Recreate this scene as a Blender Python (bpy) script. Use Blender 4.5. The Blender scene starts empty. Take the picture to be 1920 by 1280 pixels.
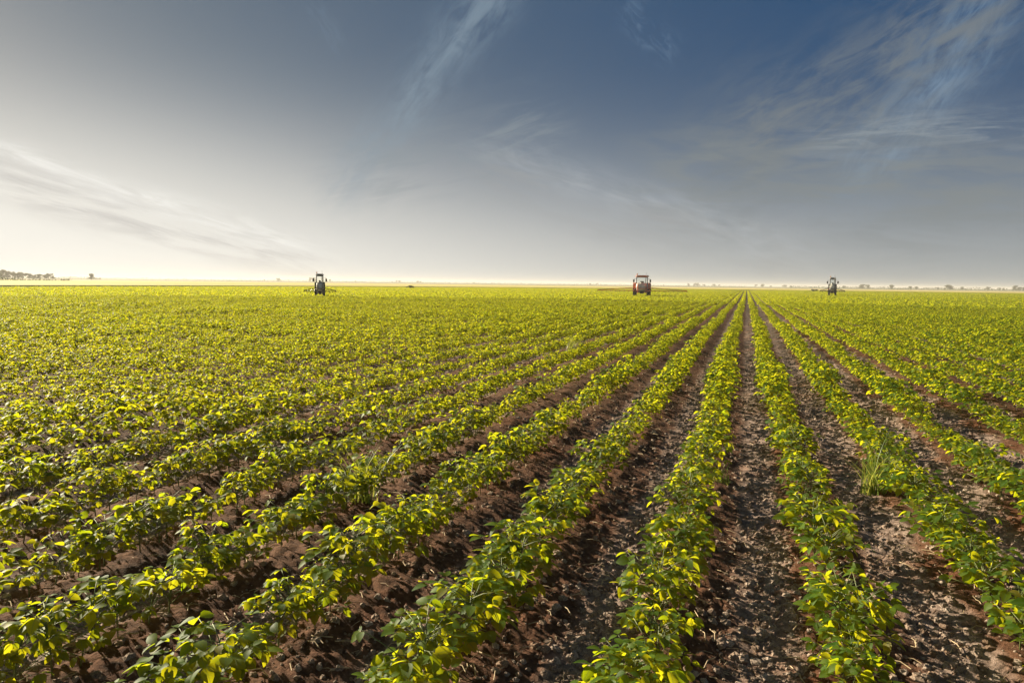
import bpy, math, random
import numpy as np
from mathutils import Matrix, Vector
random.seed(7); rng = np.random.default_rng(7)
R = math.radians
S = bpy.context.scene
COL = S.collection

# ------------------------------------------------------------------ camera
FPX, CX, CY = 1280.0, 960.0, 640.0          # focal length and centre in photo pixels (1920 x 1280)
EYE = Vector((0, 0, 1.5))
CAMROT = Matrix.Rotation(R(90 - 4.87), 3, 'X') @ Matrix.Rotation(R(0.71), 3, 'Z')
cam = bpy.data.cameras.new('camera'); cam_ob = bpy.data.objects.new('camera', cam); COL.objects.link(cam_ob)
cam_ob.matrix_world = Matrix.Translation(EYE) @ CAMROT.to_4x4()
cam.sensor_width = 36; cam.lens = 36 * FPX / 1920; cam.clip_start = .05; cam.clip_end = 20000
S.camera = cam_ob

def ray(px, py):
    return (CAMROT @ Vector(((px - CX) / FPX, -(py - CY) / FPX, -1))).normalized()
def ground_at(px, py, z=0):
    d = ray(px, py); t = (z - EYE.z) / d.z
    return EYE + d * t
def azel(px, py):
    d = ray(px, py); return math.atan2(d.x, d.y), math.asin(d.z)
def polar(px, dist):                          # ground point in the direction of a photo column
    a = azel(px, 535)[0]
    return Vector((math.sin(a) * dist, math.cos(a) * dist, 0))

# ------------------------------------------------------------------ light
SUN_AZ, SUN_EL = R(-52), R(20)
S.view_settings.view_transform = 'Standard'; S.view_settings.look = 'None'
S.view_settings.exposure = 1.4; S.view_settings.gamma = 1
S.view_settings.use_curve_mapping = False
sun = bpy.data.lights.new('sun', 'SUN'); sun.energy = 5.0; sun.angle = R(.6); sun.color = (1, .87, .64)
so = bpy.data.objects.new('sun', sun); COL.objects.link(so)
sd = Vector((math.sin(SUN_AZ) * math.cos(SUN_EL), math.cos(SUN_AZ) * math.cos(SUN_EL), math.sin(SUN_EL)))
so.rotation_euler = sd.to_track_quat('Z', 'Y').to_euler()

# ------------------------------------------------------------------ node helper
class NT:
    def __init__(s, tree): s.t = tree; s.n = tree.nodes; s.l = tree.links; s.n.clear()
    def node(s, kind, **kw):
        n = s.n.new(kind)
        for k, v in kw.items(): setattr(n, k, v)
        return n
    def put(s, sock, v):
        if isinstance(v, bpy.types.NodeSocket): s.l.new(v, sock)
        elif v is not None: sock.default_value = v
    def m(s, op, a, b=None, c=None, clamp=False):
        n = s.node('ShaderNodeMath', operation=op, use_clamp=clamp)
        s.put(n.inputs[0], a); s.put(n.inputs[1], b); s.put(n.inputs[2], c)
        return n.outputs[0]
    def mix(s, f, a, b, blend='MIX'):
        n = s.node('ShaderNodeMix', data_type='RGBA', blend_type=blend)
        s.put(n.inputs[0], f)
        for k, v in ((6, a), (7, b)):
            if not isinstance(v, bpy.types.NodeSocket) and len(v) == 3: v = (*v, 1)
            s.put(n.inputs[k], v)
        return n.outputs[2]
    def smooth(s, v, a, b, lo=0, hi=1):
        n = s.node('ShaderNodeMapRange', interpolation_type='SMOOTHSTEP')
        s.put(n.inputs[0], v)
        for k, x in enumerate((a, b, lo, hi)): n.inputs[k + 1].default_value = x
        return n.outputs[0]
    def noise(s, vec, scale, detail=4, rough=.55, dist=0):
        n = s.node('ShaderNodeTexNoise')
        if vec is not None: s.put(n.inputs['Vector'], vec)
        n.inputs['Scale'].default_value = scale; n.inputs['Detail'].default_value = detail
        n.inputs['Roughness'].default_value = rough; n.inputs['Distortion'].default_value = dist
        return n.outputs[0]
    def xyz(s, x, y, z):
        n = s.node('ShaderNodeCombineXYZ')
        for k, v in enumerate((x, y, z)): s.put(n.inputs[k], v)
        return n.outputs[0]

def lin(r, g, b):                              # display value (0-255) to scene radiance at this exposure
    f = lambda c: (c / 12.92 if c <= .04045 else ((c + .055) / 1.055) ** 2.4)
    k = 2 ** -S.view_settings.exposure
    return tuple(f(c / 255) * k for c in (r, g, b))

# ------------------------------------------------------------------ sky
W = bpy.data.worlds.new('World'); S.world = W; W.use_nodes = True
w = NT(W.node_tree)
sky = w.node('ShaderNodeTexSky', sky_type='NISHITA', sun_disc=False, sun_elevation=SUN_EL, sun_rotation=SUN_AZ,
             dust_density=1.5, air_density=1.0, ozone_density=1.5)
gen = w.node('ShaderNodeTexCoord').outputs['Generated']
sep = w.node('ShaderNodeSeparateXYZ'); w.l.new(gen, sep.inputs[0])
dx, dy, dz = sep.outputs
EL = w.m('ARCSINE', w.m('MAXIMUM', w.m('MINIMUM', dz, 1), -1)); AZ = w.m('ARCTAN2', dx, dy)
ELP = w.m('MAXIMUM', EL, 0)
dot = w.m('ADD', w.m('ADD', w.m('MULTIPLY', dx, sd.x), w.m('MULTIPLY', dy, sd.y)), w.m('MULTIPLY', dz, sd.z))
ang = w.m('ARCCOSINE', w.m('MAXIMUM', w.m('MINIMUM', dot, .99999), -1))
gaz = w.m('POWER', w.m('ABSOLUTE', w.m('DIVIDE', w.m('SUBTRACT', AZ, R(-48)), R(30))), 2)
gel = w.m('POWER', w.m('ABSOLUTE', w.m('DIVIDE', w.m('SUBTRACT', EL, R(3)), R(8.5))), 2)
glow = w.m('EXPONENT', w.m('MULTIPLY', w.m('ADD', gaz, gel), -1))
low = w.m('EXPONENT', w.m('MULTIPLY', w.m('POWER', w.m('DIVIDE', ELP, R(8.2)), 1.7), -1))
left = w.smooth(AZ, R(-45), R(40))                       # 0 towards the sun, 1 away from it
deep = w.mix(left, lin(86, 100, 112), lin(14, 64, 106))
skyk = w.mix(1, sky.outputs[0], (.10, .10, .10), 'MULTIPLY')
blue = w.mix(.035, deep, skyk)
white = w.mix(left, lin(246, 243, 236), lin(166, 171, 171))
colr = w.mix(w.m('MULTIPLY', low, w.smooth(left, 0, 1, 1, .93)), blue, white)
colr = w.mix(w.m('MULTIPLY', glow, .8, clamp=True), colr, lin(250, 246, 236))
def streak(p0, p1, width, strength, scale, seed, colour, lo=.4, hi=.7, stretch=6, side=1.0):
    """a band of cloud between two sky directions, broken up by noise drawn out along the band"""
    global colr
    (a0, e0), (a1, e1) = azel(*p0), azel(*p1)
    th = math.atan2(e1 - e0, a1 - a0); L = math.hypot(a1 - a0, e1 - e0)
    ca, ce = math.cos(th), math.sin(th)
    da = w.m('SUBTRACT', AZ, a0); de = w.m('SUBTRACT', EL, e0)
    u = w.m('ADD', w.m('MULTIPLY', da, ca), w.m('MULTIPLY', de, ce))
    v = w.m('SUBTRACT', w.m('MULTIPLY', de, ca), w.m('MULTIPLY', da, ce))
    n0 = w.noise(w.xyz(w.m('MULTIPLY', u, 5), w.m('MULTIPLY', v, 5), seed), 1.0, 3)
    vv = w.m('ADD', v, w.m('MULTIPLY', w.m('SUBTRACT', n0, .5), width * 2.2))
    band = w.m('EXPONENT', w.m('MULTIPLY', w.m('POWER', w.m('DIVIDE', w.m('ABSOLUTE', vv), width), 2), -1))
    ends = w.m('MULTIPLY', w.smooth(u, -.12 * L, .15 * L), w.smooth(u, .8 * L, 1.15 * L, 1, 0))
    n1 = w.noise(w.xyz(w.m('MULTIPLY', u, scale / stretch), w.m('MULTIPLY', v, scale), seed + 5), 1.0, 8, .62, .6)
    n2 = w.noise(w.xyz(w.m('ADD', w.m('MULTIPLY', u, scale * .55), w.m('MULTIPLY', n0, 3)), w.m('MULTIPLY', v, scale * 4.5), seed + 9), 1.0, 6, .65, .3)   # fine fibres
    n1 = w.m('MULTIPLY', n1, w.smooth(n2, .25, .75, .92, 1.07))
    f = w.m('MULTIPLY', w.m('MULTIPLY', band, ends), w.m('MULTIPLY', w.smooth(n1, lo, hi), strength), clamp=True)
    colr = w.mix(f, colr, lin(*colour))
streak((1905, -60), (1590, 360), R(2.3), .7, 50, 3.1, (134, 156, 176), .28, .75, 2.4)
streak((1930, -40), (1310, 320), R(4.0), .9, 42, 9.7, (118, 126, 132), .3, .7, 2.8)
streak((1990, 235), (1500, 262), R(1.2), .7, 70, 1.3, (150, 160, 166), .38, .66, 6)
streak((1990, 350), (1200, 330), R(3.4), .85, 45, 6.3, (132, 138, 139), .32, .68, 5)
streak((950, -60), (630, 360), R(2.0), .65, 50, 7.7, (136, 154, 168), .26, .7, 2.4)
streak((1060, 235), (620, 340), R(2.6), .6, 50, 11.7, (140, 150, 156), .4, .7, 6)
streak((1170, 10), (1265, 110), R(.9), .4, 80, 4.4, (120, 144, 168), .4, .66, 2.5)
streak((580, 10), (640, 100), R(.8), .35, 80, 14.4, (120, 138, 156), .4, .66, 2.5)
streak((-70, 268), (600, 470), R(.8), .8, 70, 8.1, (248, 246, 240), .34, .62, 6)
streak((-90, 310), (620, 500), R(1.3), .65, 50, 2.6, (186, 183, 180), .36, .66, 7)
streak((900, 275), (1520, 475), R(1.2), .2, 60, 18.1, (214, 220, 224), .3, .7, 4)
streak((880, 318), (1540, 505), R(1.6), .6, 50, 22.6, (158, 160, 160), .36, .66, 7)
below = w.smooth(EL, R(-3), R(-.2), 1, 0)
colr = w.mix(below, colr, lin(150, 146, 110))
bg = w.node('ShaderNodeBackground'); w.l.new(colr, bg.inputs[0]); bg.inputs[1].default_value = 1
w.l.new(bg.outputs[0], w.node('ShaderNodeOutputWorld').inputs[0])

# ------------------------------------------------------------------ materials
def paint(name, c, rough=.5, var=.25, scale=3.0, metal=0, bump=0, spec=.5, dirt=None):
    m = bpy.data.materials.new(name); m.use_nodes = True; n = NT(m.node_tree)
    co = n.node('ShaderNodeTexCoord').outputs['Object']
    f = n.noise(co, scale, 5)
    col = n.mix(n.smooth(f, .3, .7), tuple(x * (1 - var) for x in c), tuple(min(1, x * (1 + var)) for x in c))
    if dirt: col = n.mix(n.smooth(n.noise(co, scale * 2.3, 6, .6), .45, .72, 0, .6), col, dirt)
    p = n.node('ShaderNodeBsdfPrincipled'); n.l.new(col, p.inputs['Base Color'])
    p.inputs['Roughness'].default_value = rough; p.inputs['Metallic'].default_value = metal
    p.inputs['Specular IOR Level'].default_value = spec
    if bump:
        b = n.node('ShaderNodeBump'); b.inputs['Strength'].default_value = bump
        n.l.new(n.noise(co, scale * 8, 6), b.inputs['Height']); n.l.new(b.outputs[0], p.inputs['Normal'])
    n.l.new(p.outputs[0], n.node('ShaderNodeOutputMaterial').inputs[0]); return m

def leaf_mat(name, c0, c1, c2, trans, tf=.5, rough=.42, spec=.5, veins=False):
    m = bpy.data.materials.new(name); m.use_nodes = True; n = NT(m.node_tree)
    isl = n.node('ShaderNodeNewGeometry').outputs['Random Per Island']
    ob = n.node('ShaderNodeObjectInfo').outputs['Random']
    r = n.m('FRACT', n.m('ADD', isl, ob))
    col = n.mix(n.smooth(r, 0, .8), c0, c1)
    col = n.mix(n.smooth(r, .9, 1.0), col, c2)
    co = n.node('ShaderNodeTexCoord').outputs['Object']
    col = n.mix(n.smooth(n.noise(co, 60, 3), .4, .7, 0, .25), col, tuple(x * 1.6 for x in c1))
    tc = n.mix(n.smooth(r, .0, .8), trans[0], trans[1])
    if veins:
        rib = n.node('ShaderNodeAttribute', attribute_name='rib').outputs['Fac']
        al = n.node('ShaderNodeAttribute', attribute_name='along').outputs['Fac']
        ch = n.m('SINE', n.m('MULTIPLY', n.m('ADD', n.m('MULTIPLY', al, 7), n.m('MULTIPLY', rib, 2.2)), 6.283))
        vein = n.m('MAXIMUM', n.smooth(rib, .84, .97), n.smooth(ch, .86, 1, 0, .6))
        col = n.mix(n.m('MULTIPLY', vein, .45), col, (.2, .27, .09))
        tc = n.mix(n.m('MULTIPLY', vein, .5), tc, (.2, .26, .04))
        tc = n.mix(n.smooth(n.noise(co, 22, 3), .55, .75, 0, .5), tc, (.3, .4, .02))
    p = n.node('ShaderNodeBsdfPrincipled'); n.l.new(col, p.inputs['Base Color'])
    p.inputs['Roughness'].default_value = rough; p.inputs['Specular IOR Level'].default_value = spec
    t = n.node('ShaderNodeBsdfTranslucent'); n.l.new(tc, t.inputs[0])
    mx = n.node('ShaderNodeMixShader'); mx.inputs[0].default_value = tf
    n.l.new(p.outputs[0], mx.inputs[1]); n.l.new(t.outputs[0], mx.inputs[2])
    n.l.new(mx.outputs[0], n.node('ShaderNodeOutputMaterial').inputs[0]); return m

LT = np.array([0, .18, .42, .7, .9, 1.0])             # stations along a leaf blade
M = {}
M['leaf'] = leaf_mat('soybean_leaf', (.02, .07, .006), (.07, .15, .011), (.2, .16, .025), ((.4, .49, .006), (.7, .64, .01)), .6, .55, .2, True)
M['stem'] = paint('soybean_stem', (.14, .17, .05), .6)
M['grass'] = leaf_mat('grass_blade', (.12, .2, .03), (.2, .28, .05), (.3, .3, .1), ((.3, .36, .04), (.55, .52, .1)), .4)
M['tree'] = leaf_mat('tree_leaf', (.035, .055, .018), (.06, .085, .025), (.09, .1, .03), ((.07, .1, .03), (.16, .18, .04)), .25, .7, .2)
M['bark'] = paint('bark', (.09, .07, .05), .9)
M['clod'] = paint('soil_clod', (.26, .215, .185), .95, .45, 8, spec=.15)
cm = NT.__new__(NT); cm.t = M['clod'].node_tree; cm.n = cm.t.nodes; cm.l = cm.t.links      # clods differ from one to the next
pb = [q for q in cm.n if q.type == 'BSDF_PRINCIPLED'][0]; src = pb.inputs['Base Color'].links[0].from_socket
rnd = cm.node('ShaderNodeObjectInfo').outputs['Random']
cm.l.new(cm.mix(1, src, cm.mix(rnd, (.62, .48, .38), (1.3, 1.24, 1.18)), 'MULTIPLY'), pb.inputs['Base Color'])
M['straw'] = paint('dry_straw', (.4, .3, .18), .8, .3, 4)
M['orange'] = paint('orange_red_paint', (.78, .2, .1), .4, .12, 2, dirt=(.3, .2, .13))
M['darkgreen'] = paint('dark_olive_paint', (.05, .055, .012), .4, .2, 2, dirt=(.12, .1, .05))
M['black'] = paint('black_paint', (.022, .022, .024), .45, .2, 2, dirt=(.09, .08, .07))
M['rubber'] = paint('tyre_rubber', (.018, .017, .016), .85, .3, 6, dirt=(.1, .07, .05))
M['rim'] = paint('wheel_rim', (.5, .42, .25), .5, .15, 4, dirt=(.2, .15, .1))
M['steel'] = paint('grey_steel', (.2, .2, .2), .45, .2, 4, metal=.5)
M['white'] = paint('pale_plastic', (.68, .66, .58), .5, .1, 2, dirt=(.4, .36, .28))
M['lampred'] = paint('red_lens', (.5, .02, .015), .2)
M['amber'] = paint('amber_lens', (.7, .25, .02), .2)
g = bpy.data.materials.new('cab_glass'); g.use_nodes = True; n = NT(g.node_tree)
p = n.node('ShaderNodeBsdfPrincipled'); p.inputs['Base Color'].default_value = (.75, .8, .8, 1)
p.inputs['Roughness'].default_value = .03; p.inputs['Transmission Weight'].default_value = 1; p.inputs['IOR'].default_value = 1.02
n.l.new(p.outputs[0], n.node('ShaderNodeOutputMaterial').inputs[0]); M['glass'] = g

# soil
m = bpy.data.materials.new('soil'); m.use_nodes = True; n = NT(m.node_tree)
co = n.node('ShaderNodeTexCoord').outputs['Object']
a = n.noise(co, 1.3, 6, .6); b = n.noise(co, 22, 8, .65); c = n.noise(co, 90, 6, .7)
col = n.mix(n.smooth(b, .3, .72), (.075, .052, .038), (.22, .17, .14))
col = n.mix(n.smooth(a, .48, .7, 0, .55), col, (.16, .075, .035))
col = n.mix(n.smooth(c, .55, .75, 0, .5), col, (.3, .23, .18))
col = n.mix(n.smooth(c, .25, .42, .6, 0), col, (.03, .018, .012))
SOIL = (n, co, col, a)
p = n.node('ShaderNodeBsdfPrincipled'); p.inputs['Roughness'].default_value = .95
SOIL_OUT = p.inputs['Base Color']
p.inputs['Specular IOR Level'].default_value = .15
bp = n.node('ShaderNodeBump'); bp.inputs['Strength'].default_value = .9; bp.inputs['Distance'].default_value = .02
n.l.new(n.m('ADD', b, n.m('MULTIPLY', c, .5)), bp.inputs['Height']); n.l.new(bp.outputs[0], p.inputs['Normal'])
n.l.new(p.outputs[0], n.node('ShaderNodeOutputMaterial').inputs[0]); M['soil'] = m
def field_mat(name, c0, c1, sx, sy):
    m = bpy.data.materials.new(name); m.use_nodes = True; n = NT(m.node_tree)
    co = n.node('ShaderNodeTexCoord').outputs['Object']
    mp = n.node('ShaderNodeMapping'); mp.inputs['Scale'].default_value = (sx, sy, 1); n.l.new(co, mp.inputs[0])
    f = n.noise(mp.outputs[0], 1, 8, .6); f2 = n.noise(co, 1.5, 4, .6)
    col = n.mix(n.smooth(f, .35, .65), c0, c1); col = n.mix(n.smooth(f2, .4, .7, 0, .4), col, c0)
    p = n.node('ShaderNodeBsdfPrincipled'); n.l.new(col, p.inputs['Base Color']); p.inputs['Roughness'].default_value = .95
    p.inputs['Specular IOR Level'].default_value = .1
    n.l.new(p.outputs[0], n.node('ShaderNodeOutputMaterial').inputs[0]); return m

# ------------------------------------------------------------------ object helpers
def tag(o, label=None, cat=None, group=None, kind=None):
    if label: o['label'] = label
    if cat: o['category'] = cat
    if group: o['group'] = group
    if kind: o['kind'] = kind
    return o
def link(o, parent=None):
    COL.objects.link(o)
    if parent: o.parent = parent
    return o
def empty(name, loc, rz=0):
    o = bpy.data.objects.new(name, None); o.location = loc; o.rotation_euler = (0, 0, rz)
    o.empty_display_size = .2
    return link(o)
class MB:
    """collects shapes and turns them into one mesh"""
    def __init__(s): s.v = []; s.f = []
    def add(s, v, f):
        k = len(s.v); s.v += [tuple(x) for x in v]; s.f += [tuple(i + k for i in q) for q in f]; return s
    def box(s, x0, x1, y0, y1, z0, z1, tx=1, ty=1, bev=.0):
        """box whose top is scaled by tx, ty; bev chamfers the vertical edges"""
        mx, my, hx, hy = (x0 + x1) / 2, (y0 + y1) / 2, (x1 - x0) / 2, (y1 - y0) / 2
        b = min(bev, hx * .8, hy * .8)
        if b <= 0: ring = [(-hx, -hy), (hx, -hy), (hx, hy), (-hx, hy)]
        else: ring = [(-hx + b, -hy), (hx - b, -hy), (hx, -hy + b), (hx, hy - b), (hx - b, hy), (-hx + b, hy), (-hx, hy - b), (-hx, -hy + b)]
        lv = [(z0, 1 - (.25 * b / hx if b else 0)), (z0 + b * .5, 1), (z1 - b * .5, 1), (z1, 1 - (.4 * b / hx if b else 0))] if b else [(z0, 1), (z1, 1)]
        k = len(ring); v = []
        for z, sc in lv:
            t = (z - z0) / (z1 - z0); ax, ay = 1 + (tx - 1) * t, 1 + (ty - 1) * t
            v += [(mx + x * sc * ax, my + y * sc * ay, z) for x, y in ring]
        f = [tuple(range(k))[::-1], tuple(range(k * (len(lv) - 1), k * len(lv)))]
        for j in range(len(lv) - 1):
            f += [(j * k + i, j * k + (i + 1) % k, (j + 1) * k + (i + 1) % k, (j + 1) * k + i) for i in range(k)]
        return s.add(v, f)
    def tube(s, pts, r, seg=8, r1=None):
        pts = [Vector(p) for p in pts]; v = []; k = len(pts)
        for i, p in enumerate(pts):
            d = (pts[min(i + 1, k - 1)] - pts[max(i - 1, 0)]).normalized()
            a = d.orthogonal().normalized() if abs(d.z) > .95 else d.cross(Vector((0, 0, 1))).normalized()
            b = d.cross(a); rr = r if r1 is None else r + (r1 - r) * i / (k - 1)
            v += [p + (a * math.cos(t) + b * math.sin(t)) * rr for t in (2 * math.pi * j / seg for j in range(seg))]
        f = [tuple(range(seg)), tuple(range(seg * (k - 1), seg * k))[::-1]]
        for i in range(k - 1):
            f += [(i * seg + j, (i + 1) * seg + j, (i + 1) * seg + (j + 1) % seg, i * seg + (j + 1) % seg) for j in range(seg)]
        return s.add(v, f)
    def lathe(s, c, axis, prof, seg=28, sq=(1, 1)):
        """profile of (offset along axis, radius) turned about an axis through c; sq squashes the section"""
        c = Vector(c); ax = {'x': Vector((1, 0, 0)), 'y': Vector((0, 1, 0)), 'z': Vector((0, 0, 1))}[axis]
        a = Vector((0, 1, 0)) if axis != 'y' else Vector((1, 0, 0)); b = ax.cross(a)
        v = []
        for o, r in prof:
            v += [c + ax * o + a * (math.cos(t) * r * sq[0]) + b * (math.sin(t) * r * sq[1]) for t in (2 * math.pi * j / seg for j in range(seg))]
        f = [tuple(range(seg))[::-1], tuple(range(seg * (len(prof) - 1), seg * len(prof)))]
        for i in range(len(prof) - 1):
            f += [(i * seg + j, i * seg + (j + 1) % seg, (i + 1) * seg + (j + 1) % seg, (i + 1) * seg + j) for j in range(seg)]
        return s.add(v, f)
    def mesh(s, name, mat, smooth=False):
        me = bpy.data.meshes.new(name); me.from_pydata(s.v, [], s.f); me.materials.append(mat)
        if smooth: me.polygons.foreach_set('use_smooth', [True] * len(me.polygons))
        me.update(); return me
    def build(s, name, mat, parent=None, smooth=False):
        return link(bpy.data.objects.new(name, s.mesh(name, mat, smooth)), parent)
def np_mesh(name, v, f, mat, smooth=True):
    """v (n,3); f list of (m,k) index arrays"""
    me = bpy.data.meshes.new(name)
    loops = np.concatenate([q.ravel() for q in f]).astype(np.int32)
    tot = np.concatenate([np.full(len(q), q.shape[1], np.int32) for q in f])
    st = np.concatenate([[0], np.cumsum(tot)[:-1]]).astype(np.int32)
    me.vertices.add(len(v)); me.vertices.foreach_set('co', np.asarray(v, np.float32).ravel())
    me.loops.add(len(loops)); me.loops.foreach_set('vertex_index', loops)
    me.polygons.add(len(tot)); me.polygons.foreach_set('loop_start', st); me.polygons.foreach_set('loop_total', tot)
    me.polygons.foreach_set('use_smooth', np.full(len(tot), smooth))
    if mat.name in ('soybean_leaf', 'tree_leaf') and len(v) % 14 == 0:   # blade coordinates for the veins
        k = len(v) // 14
        for nm, d in (('rib', [1] + [0, 1, 0] * 4 + [1]), ('along', [LT[0]] + [t for t in LT[1:5] for _ in range(3)] + [1])):
            me.attributes.new(nm, 'FLOAT', 'POINT').data.foreach_set('value', np.tile(np.array(d, np.float32), k))
    me.materials.append(mat); me.update(calc_edges=True); return me

# value noise for terrain
_tab = rng.random((256, 256))
def vnoise(x, y):
    xi, yi = np.floor(x).astype(int), np.floor(y).astype(int); fx, fy = x - xi, y - yi
    fx = fx * fx * (3 - 2 * fx); fy = fy * fy * (3 - 2 * fy)
    g = lambda a, b: _tab[a % 256, b % 256]
    return (g(xi, yi) * (1 - fx) + g(xi + 1, yi) * fx) * (1 - fy) + (g(xi, yi + 1) * (1 - fx) + g(xi + 1, yi + 1) * fx) * fy - .5

# ------------------------------------------------------------------ row geometry
ra = azel(1400, 536.4)[0]
RD = np.array([math.sin(ra), math.cos(ra)])          # along the rows
RP = np.array([math.cos(ra), -math.sin(ra)])         # across, to the right
def across(p): return p.x * RP[0] + p.y * RP[1]
U0 = across(ground_at(1592, 1275, .08)); U1 = across(ground_at(1208, 1275, .08))
SP = U0 - U1                                          # row spacing
# sunlit grey painted along one side of every furrow, reddish shade along the other
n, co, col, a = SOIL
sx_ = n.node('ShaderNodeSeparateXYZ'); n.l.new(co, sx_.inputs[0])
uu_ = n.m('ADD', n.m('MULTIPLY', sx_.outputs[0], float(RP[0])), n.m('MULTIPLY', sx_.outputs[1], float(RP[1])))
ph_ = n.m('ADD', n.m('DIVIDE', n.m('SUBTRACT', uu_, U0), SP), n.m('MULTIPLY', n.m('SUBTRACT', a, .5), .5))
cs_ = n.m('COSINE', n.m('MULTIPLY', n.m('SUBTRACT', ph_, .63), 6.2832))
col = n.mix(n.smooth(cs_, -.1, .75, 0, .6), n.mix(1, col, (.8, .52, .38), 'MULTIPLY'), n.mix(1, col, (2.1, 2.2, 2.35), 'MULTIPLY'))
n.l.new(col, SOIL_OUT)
def edge_r(az):                                       # far edge of the soybean field, metres from the camera
    return np.interp(np.degrees(az), [-75, -37, -10, 19, 37, 75], [95, 112, 170, 240, 275, 300])
def soil_z(x, y):
    u = x * RP[0] + y * RP[1]; v = x * RD[0] + y * RD[1]; r = np.hypot(x, y)
    near = np.clip((60 - r) / 30, 0, 1)
    z = .028 * np.cos(2 * np.pi * (u - U0) / SP) * near
    z = z + near * (.03 * vnoise(u * 2.2, v * 1.4) + .022 * vnoise(u * 9, v * 6 + 31))
    fine = np.clip((16 - r) / 8, 0, 1)
    z = z + fine * (.02 * vnoise(x * 26 + 7, y * 26) + .011 * vnoise(x * 60, y * 60 + 9))
    return z

# ground: one sheet, dense in front of the camera
th = np.radians(np.concatenate([np.arange(-180, -60, 6.0), np.arange(-60, 60, .2), np.arange(60, 180.1, 6.0)]))
rr = np.concatenate([[.05, .6, 1.2], np.geomspace(1.8, 24, 330), np.geomspace(24.8, 4000, 90)])
TH, RR = np.meshgrid(th, rr); X, Y = np.sin(TH) * RR, np.cos(TH) * RR
Z = soil_z(X, Y)
nr, nt = X.shape
idx = np.arange(nr * nt).reshape(nr, nt)
quads = np.stack([idx[:-1, :-1].ravel(), idx[:-1, 1:].ravel(), idx[1:, 1:].ravel(), idx[1:, :-1].ravel()], 1)[:, ::-1]
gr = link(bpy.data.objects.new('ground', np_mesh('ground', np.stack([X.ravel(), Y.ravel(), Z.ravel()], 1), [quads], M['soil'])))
tag(gr, kind='structure')

# far fields: sheets beyond the soybean field
def sector(name, r0, r1, mat, z=.05, drop=False):
    az = np.radians(np.arange(-80, 80.1, 1.0)); k = len(az)
    a0, a1 = r0(az), r1(az)
    rows = [(a0, z - .5 if drop else z)] + [(a0 + (a1 - a0) * t, z) for t in ((0.001, .25, .5, .75, 1) if drop else (.25, .5, .75, 1))]
    v = np.concatenate([np.stack([np.sin(az) * q, np.cos(az) * q, np.full(k, zz)], 1) for q, zz in rows])
    ii = np.arange(len(rows) * k).reshape(-1, k)
    f = np.stack([ii[:-1, :-1].ravel(), ii[:-1, 1:].ravel(), ii[1:, 1:].ravel(), ii[1:, :-1].ravel()], 1)[:, ::-1]
    return tag(link(bpy.data.objects.new(name, np_mesh(name, v, [f], mat, False))), kind='structure')
ones = lambda k: (lambda az: np.full_like(az, k))
sector('grass_verge', lambda a: edge_r(a) + 1, lambda a: edge_r(a) + 9, field_mat('verge', (.1, .14, .03), (.2, .22, .06), .3, .3), .12, True)
sector('wheat_field', lambda a: edge_r(a) + 9.2, ones(420), field_mat('ripe_wheat', (.5, .42, .12), (.66, .57, .2), .01, .08), .32, True)
sector('stubble_field', ones(421), ones(760), field_mat('stubble', (.36, .3, .2), (.46, .38, .27), .006, .05), .15)
sector('meadow', ones(761), ones(1500), field_mat('meadow_grass', (.14, .19, .06), (.25, .26, .1), .004, .02), .15)
sector('distant_plain', ones(1501), ones(3950), field_mat('plain', (.2, .2, .13), (.3, .27, .18), .002, .01), .15)

# ------------------------------------------------------------------ soybean plants
LW = np.array([0, .27, .36, .27, .11, 0])
def leaflets(P, D, N, L, wid=1.0, fold=.22, droop=.3):
    """leaf blades at P, pointing along D with face normal N and length L (arrays)"""
    k = len(P); D = D / np.linalg.norm(D, axis=1, keepdims=True)
    Sx = np.cross(D, N); Sx /= np.linalg.norm(Sx, axis=1, keepdims=True); Nn = np.cross(Sx, D)
    V = []
    for t, wv in zip(LT, LW):
        mid = P + D * (L * t)[:, None] - Nn * (L * droop * t * t)[:, None]
        if wv == 0: V.append(mid)
        else:
            wv = wv * wid
            up = Nn * (L * wv * fold)[:, None]
            V += [mid - Sx * (L * wv)[:, None] + up, mid, mid + Sx * (L * wv)[:, None] + up]
    nv = len(V); V = np.stack(V, 1).reshape(-1, 3)
    tri = [(0, 2, 1), (0, 3, 2), (nv - 1, nv - 4, nv - 3), (nv - 1, nv - 3, nv - 2)]; q = []
    for s in range(3):
        b = 1 + 3 * s; q += [(b, b + 1, b + 4, b + 3), (b + 1, b + 2, b + 5, b + 4)]
    off = (np.arange(k) * nv)[:, None, None]
    return V, (np.array(tri)[None] + off).reshape(-1, 3), (np.array(q)[None] + off).reshape(-1, 4)
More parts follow.
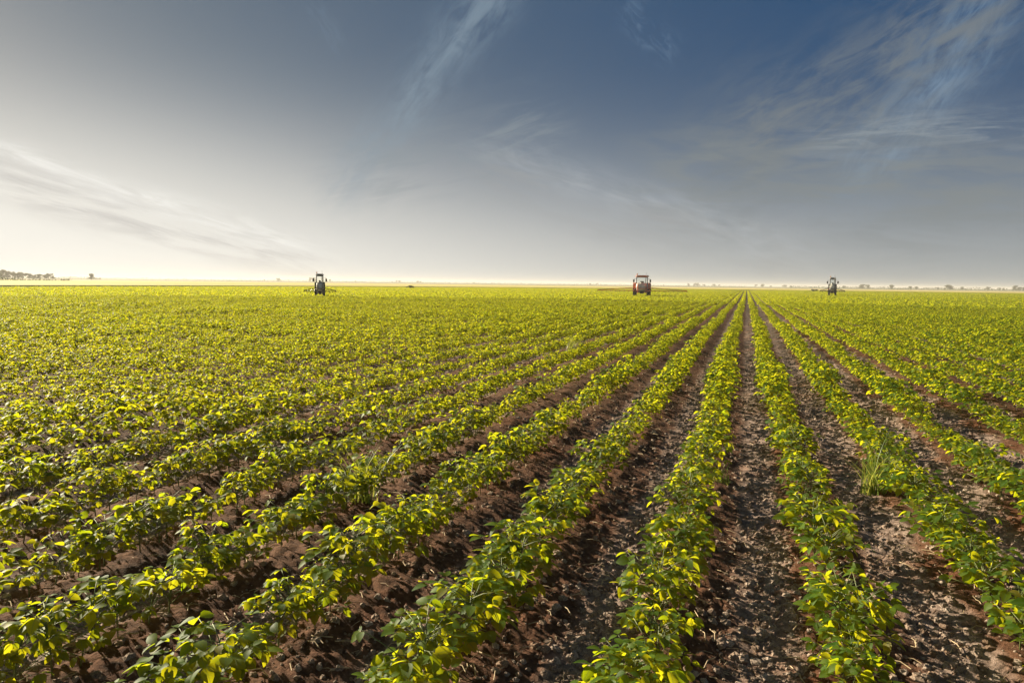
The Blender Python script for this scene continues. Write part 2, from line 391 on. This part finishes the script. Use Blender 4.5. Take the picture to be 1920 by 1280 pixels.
def soy_meshes(seed, nleaf=12, h=.2, spread=.11, stems=True, L0=.062):
    r = np.random.default_rng(seed); st = MB(); P = []; D = []; N = []; L = []
    lean = r.normal(0, .02, 2)
    top = Vector((lean[0], lean[1], h * .92))
    st.tube([(0, 0, -.04), (lean[0] * .4, lean[1] * .4, h * .5), top], .0038, 5, .002)
    for i in range(nleaf):
        t = .25 + .75 * (i + r.random()) / nleaf
        base = Vector((lean[0] * t, lean[1] * t, h * .9 * t))
        a = i * 2.4 + r.normal(0, .5); pe = spread * (1.25 - .75 * t) * r.uniform(.6, 1.15)
        rise = pe * r.uniform(.35, .9)
        tip = base + Vector((math.cos(a) * pe, math.sin(a) * pe, rise))
        st.tube([base, base.lerp(tip, .55) + Vector((0, 0, .006)), tip], .0018, 4, .0012)
        sz = L0 * r.uniform(.75, 1.2) * (1 if t < .85 else .7)
        for da in (-1.25, 0, 1.25):
            b = a + da + r.normal(0, .2); el = r.normal(-.12, .3)
            d = np.array([math.cos(b) * math.cos(el), math.sin(b) * math.cos(el), math.sin(el)])
            nn = np.array([r.normal(0, .38), r.normal(0, .38), 1.0])
            P.append(np.array(tip) + d * .006); D.append(d); N.append(nn); L.append(sz * (1.08 if da == 0 else .95))
    V, T, Q = leaflets(np.array(P), np.array(D), np.array(N), np.array(L))
    return st, V, T, Q
VAR = 14
soy_stem = []; soy_fol = []; soy_full = []
for i in range(VAR):
    st, V, T, Q = soy_meshes(100 + i, (13, 25, 30, 21, 27, 32, 23)[i % 7], (.12, .2, .235, .17, .21, .25, .19)[i % 7], (.1, .15, .165, .13, .155, .16, .145)[i % 7], L0=(.038, .046, .049, .044, .05, .045, .042)[i % 7])
    soy_stem.append(st.mesh('stem', M['stem'], True)); fm = np_mesh('foliage', V, [T, Q], M['leaf']); soy_fol.append(fm)

# row positions
def visible(x, y, margin=0):
    az = math.atan2(x, y); return y > 0 and abs(az) < R(41 + margin)
umin, umax = -340, 340
near_pts, mid_pts = [], []
for k in range(-170, 120):
    u = U0 + k * SP
    vs = np.arange(-3, 66, .115)
    vs = vs + rng.normal(0, .022, len(vs)); uu = u + rng.normal(0, .02, len(vs)) + .03 * np.sin(vs * .35 + k)
    x = uu * RP[0] + vs * RD[0]; y = uu * RP[1] + vs * RD[1]; r = np.hypot(x, y); az = np.degrees(np.arctan2(x, y))
    ok = (y > 1.2) & (r < 58) & (np.abs(az) < np.where(r < 8, 62, 44)) & (r > 1.6)
    gap = rng.random(len(vs)) < .05
    for xx, yy, r_ in zip(x[ok & ~gap], y[ok & ~gap], r[ok & ~gap]): near_pts.append((float(xx), float(yy), float(r_), k))
def project(x, y, z):
    d = CAMROT.transposed() @ (Vector((x, y, z)) - EYE)
    return (CX + FPX * d.x / -d.z, CY - FPX * d.y / -d.z) if d.z < -.1 else (-9999, -9999)
inframe = []
for q in near_pts:
    if q[2] > 12: continue
    px, py = project(q[0], q[1], .12)
    if -30 < px < 1950 and py < 1300: inframe.append(q)
inframe.sort(key=lambda q: q[2])
indiv = set(inframe[:300])
rows_seen = sorted({q[3] for q in indiv})
ORD = ['first', 'second', 'third', 'fourth', 'fifth', 'sixth', 'seventh', 'eighth', 'ninth', 'tenth', 'eleventh', 'twelfth', 'thirteenth', 'fourteenth', 'fifteenth', 'sixteenth']
right_first = {k: i for i, k in enumerate(sorted(rows_seen, reverse=True))}
for q in inframe[:300]:
    x, y, r_, k = q; i = random.randrange(VAR)
    root = bpy.data.objects.new('soybean_plant', None); root.empty_display_size = .05
    root.location = (x, y, float(soil_z(np.array(x), np.array(y)))); s = random.uniform(.82, 1.22)
    root.rotation_euler = (random.gauss(0, .06), random.gauss(0, .06), random.uniform(0, 6.28)); root.scale = (s, s, s * random.uniform(.9, 1.1))
    link(root)
    tag(root, 'leafy green soybean plant standing in the %s foreground crop row from the right' % ORD[right_first[k]], 'soybean plant', 'soybean plants in the %s foreground row from the right' % ORD[right_first[k]])
    link(bpy.data.objects.new('stem', soy_stem[i]), root); link(bpy.data.objects.new('foliage', soy_fol[i]), root)

# the rest of the crop: one object that sets out the same plants along the rows, and row patches far away
def scatter(name, pts, rots, scales, variants, meshes, label=None, cat=None):
    me = bpy.data.meshes.new(name + '_points'); me.vertices.add(len(pts)); me.vertices.foreach_set('co', np.asarray(pts, np.float32).ravel())
    for nm, typ, dat in (('turn', 'FLOAT', rots), ('size', 'FLOAT', scales), ('pick', 'INT', variants)):
        at = me.attributes.new(nm, typ, 'POINT'); at.data.foreach_set('value', np.asarray(dat, np.float32 if typ == 'FLOAT' else np.int32))
    ob = link(bpy.data.objects.new(name, me)); tag(ob, label, cat, kind='stuff')
    t = bpy.data.node_groups.new(name, 'GeometryNodeTree')
    t.interface.new_socket('Geometry', in_out='INPUT', socket_type='NodeSocketGeometry')
    t.interface.new_socket('Geometry', in_out='OUTPUT', socket_type='NodeSocketGeometry')
    n = NT(t); gi = n.node('NodeGroupInput'); go = n.node('NodeGroupOutput')
    lib = bpy.data.collections.new(name + '_library')
    for i, ms in enumerate(meshes):
        lib.objects.link(bpy.data.objects.new('%s_kind_%02d' % (name, i), ms))
    ci = n.node('GeometryNodeCollectionInfo'); ci.inputs['Collection'].default_value = lib
    ci.inputs['Separate Children'].default_value = True; ci.inputs['Reset Children'].default_value = True
    def attr(nm, typ):
        a = n.node('GeometryNodeInputNamedAttribute', data_type=typ); a.inputs[0].default_value = nm
        return a.outputs[0]
    iop = n.node('GeometryNodeInstanceOnPoints'); iop.inputs['Pick Instance'].default_value = True
    n.l.new(gi.outputs[0], iop.inputs['Points']); n.l.new(ci.outputs[0], iop.inputs['Instance'])
    n.l.new(attr('pick', 'INT'), iop.inputs['Instance Index'])
    cx = n.node('ShaderNodeCombineXYZ'); n.l.new(attr('turn', 'FLOAT'), cx.inputs[2]); n.l.new(cx.outputs[0], iop.inputs['Rotation'])
    n.l.new(attr('size', 'FLOAT'), iop.inputs['Scale']); n.l.new(iop.outputs[0], go.inputs[0])
    md = ob.modifiers.new('scatter', 'NODES'); md.node_group = t
    return ob
def joined(st, V, T, Q, name):
    """stem and foliage in one mesh with two materials"""
    me = np_mesh(name, V, [T, Q], M['leaf']); return me
full = soy_fol
pts, rots, scs, pk = [], [], [], []
rest = [q for q in near_pts if q not in indiv]
zz = soil_z(np.array([q[0] for q in rest]), np.array([q[1] for q in rest]))
pts = np.stack([[q[0] for q in rest], [q[1] for q in rest], zz], 1)
rots = rng.uniform(0, 6.28, len(rest)); scs = rng.uniform(.78, 1.22, len(rest)) * (1 + .5 * vnoise(pts[:, 0] / 3.1, pts[:, 1] / 3.1 + 50)); pk = rng.integers(0, VAR, len(rest))
# far row patches: one row, 3 m long
def row_patch(seed, length=3.0, per=130):
    r = np.random.default_rng(seed); k = int(length * per)
    a = r.uniform(0, 2 * np.pi, k); rad = np.sqrt(r.random(k)) * .2; v = r.uniform(-length / 2, length / 2, k)
    P = np.stack([np.cos(a) * rad, v, np.abs(r.normal(.16, .06, k)) * (1.15 - rad / .3)], 1)
    D = r.normal(0, 1, (k, 3)) * np.array([1, 1, .35]); N = r.normal(0, .45, (k, 3)) + np.array([0, 0, 1.0])
    V, T, Q = leaflets(P, D, N, r.uniform(.065, .1, k), 1.1)
    return np_mesh('row_patch', V, [T, Q], M['leaf'])
patches = [row_patch(500 + i) for i in range(5)]
fp, fpk = [], []
for k in range(-420, 330):
    u = U0 + k * SP; vs = np.arange(20, 320, 3.0) + rng.uniform(0, 3)
    x = u * RP[0] + vs * RD[0]; y = u * RP[1] + vs * RD[1]; r = np.hypot(x, y); az = np.arctan2(x, y)
    ok = (y > 1) & (r > 57) & (np.abs(az) < R(44)) & (r < edge_r(az))
    fp.append(np.stack([x[ok], y[ok], np.zeros(ok.sum())], 1))
fp = np.concatenate(fp); nf = len(fp)
scatter('soybean_crop', np.concatenate([pts, fp]), np.concatenate([rots, np.full(nf, -ra) + np.pi * rng.integers(0, 2, nf)]),
        np.concatenate([scs, rng.uniform(.9, 1.1, nf)]), np.concatenate([pk, VAR + rng.integers(0, 5, nf)]),
        full + patches, 'rows of leafy green soybean crop stretching to the horizon', 'soybean crop')

# soil clods and dry straw on the ground
def clod(seed):
    r = random.Random(seed); mb = MB(); v = []; seg, rin = 7, 4
    prof = [(-.5, .25), (-.25, .5), (.1, .56), (.4, .35), (.5, .1)]
    mb.lathe((0, 0, 0), 'z', prof, seg)
    mb.v = [(x + r.uniform(-.2, .2), y + r.uniform(-.2, .2), (z + r.uniform(-.16, .16)) * .8) for x, y, z in mb.v]
    return mb.mesh('clod', M['clod'])
nc = 60000
rc = 1.9 + 14 * rng.random(nc) ** 1.2; ac = np.radians(rng.uniform(-46, 46, nc)); x, y = np.sin(ac) * rc, np.cos(ac) * rc
uc = x * RP[0] + y * RP[1]; kc = np.round((uc - U0) / SP); want = rng.random(nc) < .7    # most clods lie on the pale painted strip
du = np.where(want, U0 + SP * (kc + np.where((uc - U0) / SP - kc < 0, -1, 0) + .63 + rng.normal(0, .13, nc)) - uc, 0); x = x + RP[0] * du; y = y + RP[1] * du
scatter('soil_clods', np.stack([x, y, soil_z(x, y)], 1), rng.uniform(0, 6.28, nc), .007 + .04 * rng.random(nc) ** 4, rng.integers(0, 5, nc), [clod(i) for i in range(5)],
        'loose brown soil clods scattered between the crop rows', 'soil clods')
def straw(seed):
    r = random.Random(seed); mb = MB()
    mb.tube([(-.5, 0, 0), (0, r.uniform(-.1, .1), r.uniform(.02, .12)), (.5, r.uniform(-.15, .15), .02)], .028, 4)
    return mb.mesh('straw', M['straw'])
nc = 3500
rc = 2 + 9 * rng.random(nc) ** 1.2; ac = np.radians(rng.uniform(-46, 46, nc)); x, y = np.sin(ac) * rc, np.cos(ac) * rc
scatter('dry_straw', np.stack([x, y, soil_z(x, y) + .006], 1), rng.uniform(0, 6.28, nc), rng.uniform(.03, .1, nc), rng.integers(0, 4, nc), [straw(i) for i in range(4)],
        'bits of dry straw lying on the brown soil', 'straw litter')

# ------------------------------------------------------------------ grass tufts among the rows
def tuft(px, py, nb, h, seed, label, tall=False):
    r = random.Random(seed); p = ground_at(px, py); mb = MB()
    for i in range(nb):
        a = r.uniform(0, 6.28); b0 = Vector((r.gauss(0, .035), r.gauss(0, .035), -.02)); out = r.uniform(.05, .22) * h / .35; hh = h * r.uniform(.35, 1.05); out *= r.choice((.6, 1, 1.6)); bend = r.uniform(.1, .5)
        wd = r.uniform(.004, .008); pts = []
        for t in (0, .3, .6, .85, 1):
            c = b0 + Vector((math.cos(a) * out * t * t, math.sin(a) * out * t * t, hh * (t - bend * t ** 3)))
            s = Vector((-math.sin(a), math.cos(a), 0)) * wd * (1 - t * .95)
            pts += [c - s, c + s]
        mb.add(pts, [(2 * j, 2 * j + 1, 2 * j + 3, 2 * j + 2) for j in range(4)])
    o = mb.build('grass_tuft', M['grass'], None, True); o.location = p
    tag(o, label, 'grass tuft', 'grass tufts among the soybean rows')
tuft(1640, 925, 90, .52, 1, 'tall spiky grass tuft in the right foreground between crop rows')
tuft(680, 945, 80, .54, 2, 'tall pale grass tuft standing among soybeans in the left foreground')
tuft(1070, 668, 110, .7, 3, 'pale yellow grass tuft in the middle of the field below the orange tractor')
tuft(1350, 905, 40, .25, 4, 'short grass tuft on bare soil near the centre of the right rows')

# ------------------------------------------------------------------ tractors with boom sprayers
def wheel(parent, x, y, rad, wid, rimmat):
    tyre = MB(); h = wid / 2
    tyre.lathe((x, y, rad), 'x', [(-h * .7, rad * .62), (-h, rad * .72), (-h, rad * .9), (-h * .75, rad * .97), (h * .75, rad * .97), (h, rad * .9), (h, rad * .72), (h * .7, rad * .62)], 28)
    for i in range(18):                                 # lugs
        for sgn in (-1, 1):
            a = 2 * math.pi * (i + (.5 if sgn > 0 else 0)) / 18; da = .16
            v = []
            for (ox, aa) in ((0.02, a), (sgn * h * .98, a + da)):
                for q in (.955, 1.02):
                    for w_ in (-.04, .04):
                        v.append((x + ox, y + math.cos(aa + w_) * rad * q, rad + math.sin(aa + w_) * rad * q))
            tyre.add(v, [(0, 1, 3, 2), (4, 6, 7, 5), (0, 2, 6, 4), (1, 5, 7, 3), (2, 3, 7, 6), (0, 4, 5, 1)])
    hub = MB().lathe((x, y, rad), 'x', [(-h * .6, rad * .61), (-h * .3, rad * .5), (-h * .35, rad * .2), (-h * .7, rad * .16), (h * .7, rad * .16), (h * .35, rad * .2), (h * .3, rad * .5), (h * .6, rad * .61)], 20)
    wo = tyre.build('wheel', M['rubber'], parent); hub.build('rim', rimmat, wo)
def tractor(px, py, label, body, roof, boom, wx=1.0, boomhalf=5.5, rz=0, height=2.7, tank=None, rim=None):
    p = ground_at(px, py)
    root = empty('tractor', p, rz); tag(root, label, 'tractor', 'tractors with sprayers in the field')
    s = height / 2.78; root.scale = (s, s, s)
    X = lambda v: v * wx
    rim = rim or M['rim']
    for sg in (-1, 1):
        wheel(root, X(.88) * sg, 0, .84, .44 * wx, rim); wheel(root, X(.8) * sg, 2.45, .62, .36 * wx, rim)
    hood = MB().box(-X(.38), X(.38), .75, 3.15, .95, 1.62, .88, .97, .1); hood.box(-X(.3), X(.3), .6, 3.2, .55, .95)
    hb = hood.build('hood', body, root)
    MB().box(-X(.3), X(.3), 3.13, 3.19, 1.0, 1.5).build('grille', M['black'], hb)
    ch = MB().box(-X(.26), X(.26), -.6, 2.6, .45, .95); ch.tube([(-X(.75), 0, .84), (X(.75), 0, .84)], .14, 10); ch.tube([(-X(.7), 2.45, .62), (X(.7), 2.45, .62)], .1, 10)
    ch.build('chassis', M['black'], root)
    for sg in (-1, 1):                                  # rear fenders
        f = MB(); v = []
        for i in range(9):
            a = R(15 + 150 * i / 8)
            for xx in (.6, 1.08):
                for q in (.92, .96): v.append((X(xx) * sg, math.cos(a) * q, .84 + math.sin(a) * q))
        fs = []
        for i in range(8):
            b = 4 * i; fs += [(b + 1, b + 3, b + 7, b + 5), (b, b + 4, b + 6, b + 2), (b, b + 1, b + 5, b + 4), (b + 2, b + 6, b + 7, b + 3)]
        f.add(v, fs + [(0, 2, 3, 1), (32, 33, 35, 34)]); fo = f.build('fender', body, root)
        MB().box(X(.95) * sg - .06, X(.95) * sg + .06, -.99, -.93, 1.05, 1.17, bev=.02).build('tail_light', M['lampred'], fo)
    cab = MB()
    cw, ct = X(.72), X(.66)
    cab.box(-cw, cw, -.62, .85, .98, 1.32, .99, 1, .06)
    for sx in (-1, 1):
        cab.tube([(cw * sx, -.6, 1.3), (ct * sx, -.5, 2.5)], .045, 6); cab.tube([(cw * sx, .83, 1.3), (ct * sx, .7, 2.5)], .045, 6)
        cab.tube([(cw * sx, .1, 1.3), (ct * sx, .1, 2.5)], .03, 6)
    cab.tube([(-ct, -.5, 2.48), (ct, -.5, 2.48)], .04, 6); cab.tube([(-ct, .7, 2.48), (ct, .7, 2.48)], .04, 6)
    co = cab.build('cab', M['black'], root)
    gl = MB(); q = .012
    def pane(a, b, c, d): gl.add([a, b, c, d], [(0, 1, 2, 3)])
    pane((-cw + .05, -.6, 1.34), (cw - .05, -.6, 1.34), (ct - .05, -.5, 2.44), (-ct + .05, -.5, 2.44))
    pane((-cw + .05, .82, 1.34), (cw - .05, .82, 1.34), (ct - .05, .7, 2.44), (-ct + .05, .7, 2.44))
    for sx in (-1, 1): pane((cw * sx, -.55, 1.34), (cw * sx, .78, 1.34), (ct * sx, .66, 2.44), (ct * sx, -.46, 2.44))
    gl.build('window', M['glass'], co)
    st = MB().box(-X(.25), X(.25), -.25, .2, 1.25, 1.4, bev=.05); st.box(-X(.24), X(.24), -.36, -.22, 1.38, 2.0, .9, 1, .05)
    st.build('driver_seat', M['black'], co)
    sw = MB().tube([(0, .75, 1.2), (0, .48, 1.62)], .03, 6); sw.lathe((0, .46, 1.63), 'y', [(-.015, .19), (.015, .19)], 16); sw.build('steering_wheel', M['black'], co)
    rf = MB().box(-X(.84), X(.84), -.78, .95, 2.52, 2.72, .9, .92, .12); ro = rf.build('roof', roof, root)
    for sx in (-1, 1): MB().box(X(.6) * sx - .08, X(.6) * sx + .08, -.83, -.74, 2.55, 2.65, bev=.03).build('work_light', M['white'], ro)
    b = MB().tube([(-X(.6), -.3, 2.7), (-X(.6), -.3, 2.8)], .025, 6); b.lathe((-X(.6), -.3, 2.86), 'z', [(-.07, .06), (.03, .065), (.08, .03)], 12); b.build('beacon', M['amber'], ro)
    MB().tube([(X(.5), -.2, 2.7), (X(.48), -.24, 3.1)], .012, 5).build('antenna', M['black'], ro)
    for sx in (-1, 1):
        a = MB().tube([(ct * sx, .68, 2.3), (ct * sx + .36 * sx, .72, 2.3), (ct * sx + .36 * sx, .72, 2.1)], .02, 6)
        ao = a.build('mirror_arm', M['black'], co); c = ct * sx + .36 * sx
        MB().box(c - .1, c + .1, .7, .77, 1.85, 2.2, bev=.03).build('mirror', M['black'], ao)
    e = MB().tube([(X(.46), 1.0, 1.3), (X(.46), 1.0, 2.3), (X(.46), .92, 2.42)], .05, 8); e.build('exhaust', M['steel'], root)
    # mounted sprayer
    fr = MB()
    for sx in (-1, 1):
        fr.tube([(X(.3) * sx, -.6, .7), (X(.5) * sx, -1.75, .7)], .05, 6); fr.tube([(X(.5) * sx, -1.78, .45), (X(.5) * sx, -1.78, 1.75)], .045, 6)
        fr.tube([(X(.3) * sx, -.6, 1.2), (X(.5) * sx, -1.0, .72)], .035, 6)
    fr.tube([(-X(.5), -1.78, 1.1), (X(.5), -1.78, 1.1)], .045, 6); fr.tube([(-X(.5), -1.78, 1.72), (X(.5), -1.78, 1.72)], .04, 6)
    so_ = fr.build('sprayer_frame', boom, root)
    tk = MB().lathe((0, -1.28, 1.28), 'x', [(-X(.7), .12), (-X(.66), .34), (-X(.55), .44), (X(.55), .44), (X(.66), .34), (X(.7), .12)], 24, (.95, 1.1))
    tk.lathe((0, -1.28, 1.78), 'z', [(-.05, .2), (.04, .2), (.05, .17)], 16)
    tk.build('spray_tank', tank or M['white'], root, True)
    for sg in (-1, 1):
        bm = MB(); n_ = max(4, int(boomhalf / .55)); x0 = X(.5)
        top = lambda t: (sg * (x0 + (boomhalf - x0) * t), -1.86, 1.22 - .34 * t)
        bot = lambda t: (sg * (x0 + (boomhalf - x0) * t), -1.86, .8)
        bm.tube([top(0), top(1)], .04, 6); bm.tube([bot(0), bot(1)], .045, 6)
        for i in range(n_):
            bm.tube([bot(i / n_), top((i + .5) / n_)], .02, 5); bm.tube([top((i + .5) / n_), bot((i + 1) / n_)], .02, 5)
        bm.tube([(sg * x0, -1.8, 1.2), (sg * x0, -1.86, .8)], .05, 6)
        bo = bm.build('boom_arm', boom, root)
        for i in range(n_ + 1):
            q = bot(i / n_); MB().tube([q, (q[0], q[1], q[2] - .16)], .022, 5, .03).build('nozzle', M['black'], bo)
    return root
tractor(1203, 557, 'orange-red tractor with long orange boom sprayer in the middle of the field', M['orange'], M['orange'], M['orange'], 1.0, 5.4, -azel(1200, 535)[0], 2.72)
tractor(600, 559, 'dark olive tractor with thin sprayer boom in the left half of the field', M['darkgreen'], M['black'], M['darkgreen'], .52, 1.7, -azel(600, 535)[0], 2.15, rim=M['darkgreen'])
tractor(1560, 556, 'narrow black tractor near the horizon to the right of the converging rows', M['black'], M['black'], M['black'], .5, 1.6, -azel(1560, 535)[0], 3.1, rim=M['steel'])

# ------------------------------------------------------------------ trees, bushes and hedges on the horizon
def tree_meshes(seed, bush=False):
    r = np.random.default_rng(seed); tr = MB()
    H = 1.0
    tr.tube([(0, 0, -.02), (.01, .01, .3), (.0, .02, .55)], .035, 6, .018)
    for i in range(5):
        a = i * 1.3 + r.random(); tr.tube([(0, .01, .28 + .05 * i), (math.cos(a) * .2, math.sin(a) * .2, .5 + .06 * i)], .014, 5, .006)
    k = 10; cs = []
    for i in range(k):
        a = r.uniform(0, 6.28); rad = r.uniform(.0, .3 if not bush else .42); z = r.uniform(.22, .84) if not bush else r.uniform(.15, .6)
        cs.append((math.cos(a) * rad, math.sin(a) * rad, z, r.uniform(.1, .2)))
    P, D, N, L = [], [], [], []
    for c in cs:
        m_ = 90; q = r.normal(0, 1, (m_, 3)); q /= np.linalg.norm(q, axis=1, keepdims=True); q *= (c[3] * r.random((m_, 1)) ** .45)
        P.append(q + np.array(c[:3])); D.append(r.normal(0, 1, (m_, 3))); N.append(r.normal(0, 1, (m_, 3))); L.append(r.uniform(.05, .09, m_))
    P = np.concatenate(P); P[:, 2] = np.maximum(P[:, 2], .02)
    V, T, Q = leaflets(P, np.concatenate(D), np.concatenate(N), np.concatenate(L), 1.3)
    return tr.mesh('trunk', M['bark'], True), np_mesh('crown', V, [T, Q], M['tree'])
TM = [tree_meshes(900 + i) for i in range(5)]; BM = [tree_meshes(950 + i, True) for i in range(4)]
def tree(px, dist, h, label, group, bush=False, wide=1.0):
    tm = random.choice(BM if bush else TM)
    o = empty('bush' if bush else 'tree', polar(px, dist), random.uniform(0, 6.28)); o.location.z = .1
    o.scale = (h * wide, h * wide, h)
    link(bpy.data.objects.new('trunk', tm[0]), o); link(bpy.data.objects.new('crown', tm[1]), o)
    tag(o, label, 'bush' if bush else 'tree', group); return o
for i, px in enumerate([-6, 6, 15, 24, 34, 44, 56, 66, 74, 84, 92, 100, 172]):
    tree(px, 600 + 20 * (i % 4), [6.5, 7, 6.2, 5.6, 5, 5.2, 4.4, 3.8, 4, 3.6, 4.6, 3.2, 5][i], *(('dark round tree in the clump at the far left horizon', 'trees in the far left clump') if px < 150 else ('lone dark tree standing just right of the far left tree clump', None)), wide=1.6)
for px, n_ in ((505, 2), (585, 3), (690, 1), (755, 4), (905, 2), (1085, 3), (1290, 6), (1345, 3), (1425, 2), (1475, 4)):
    for j in range(n_):
        tree(px + random.gauss(0, 9 + 3 * n_), random.uniform(1300, 1700), random.choice([3, 4, 5, 6, 8]), 'tiny hazy grey tree in a loose clump on the distant horizon', 'hazy trees along the horizon', wide=random.uniform(1.3, 2.6))
for px, n_ in ((1615, 5), (1700, 4), (1768, 5), (1850, 3), (1905, 3)):
    for j in range(n_):
        tree(px + random.gauss(0, 20), random.uniform(900, 1100), random.uniform(3, 6.5), 'small grey-green tree in the tree line on the right horizon', 'trees in the right tree line', wide=random.uniform(1.4, 2.4))
tree(768, 150, .9, 'low dark bush at the field edge right of the dark olive tractor', 'field edge bushes', True, 2.4)
tree(1530, 215, 1.1, 'low dark bush at the field edge left of the black tractor', 'field edge bushes', True, 2.2)
def hedge(px0, px1, dist, h, name, label):
    r = np.random.default_rng(int(abs(px0)) + 5); a, b = polar(px0, dist), polar(px1, dist); L_ = (b - a).length
    k = int(min(6000, L_ * 16)); t = r.random(k)
    P = np.array(a)[None] * (1 - t[:, None]) + np.array(b)[None] * t[:, None] + np.stack([r.normal(0, .6, k), r.normal(0, .6, k), 0 * t], 1)
    prof = h * (.55 + .9 * (vnoise(t * L_ / 9, t * 0 + px0) + .5)); P[:, 2] = .1 + r.random(k) * prof
    V, T, Q = leaflets(P, r.normal(0, 1, (k, 3)), r.normal(0, 1, (k, 3)), r.uniform(.3, .6, k) * max(1, h * .5), 1.4)
    o = link(bpy.data.objects.new('hedge', np_mesh('hedge', V, [T, Q], M['tree']))); tag(o, label, 'hedge')
hedge(-60, 190, 780, 2.2, 'hedge', 'long dark hedge beneath the tree clump on the far left horizon')
hedge(180, 1400, 1100, 2.2, 'hedge', 'thin grey hedge line running along the horizon left of the orange tractor')
hedge(1480, 1990, 950, 2.4, 'hedge', 'thin grey hedge line on the horizon right of the black tractor')
hedge(-60, 130, 330, .8, 'hedge', 'low dark weedy hedge in the pale wheat at the far left')

# ------------------------------------------------------------------ haze
hz = MB().box(-4100, 4100, -4100, 4100, -1, 9.8).build('haze', M['soil']); tag(hz, kind='stuff')
hm = bpy.data.materials.new('haze'); hm.use_nodes = True; n = NT(hm.node_tree)
v = n.node('ShaderNodeVolumePrincipled'); v.inputs['Color'].default_value = (1, .96, .88, 1); v.inputs['Density'].default_value = .0004
v.inputs['Anisotropy'].default_value = .15
n.l.new(v.outputs[0], n.node('ShaderNodeOutputMaterial').inputs['Volume']); hz.data.materials[0] = hm
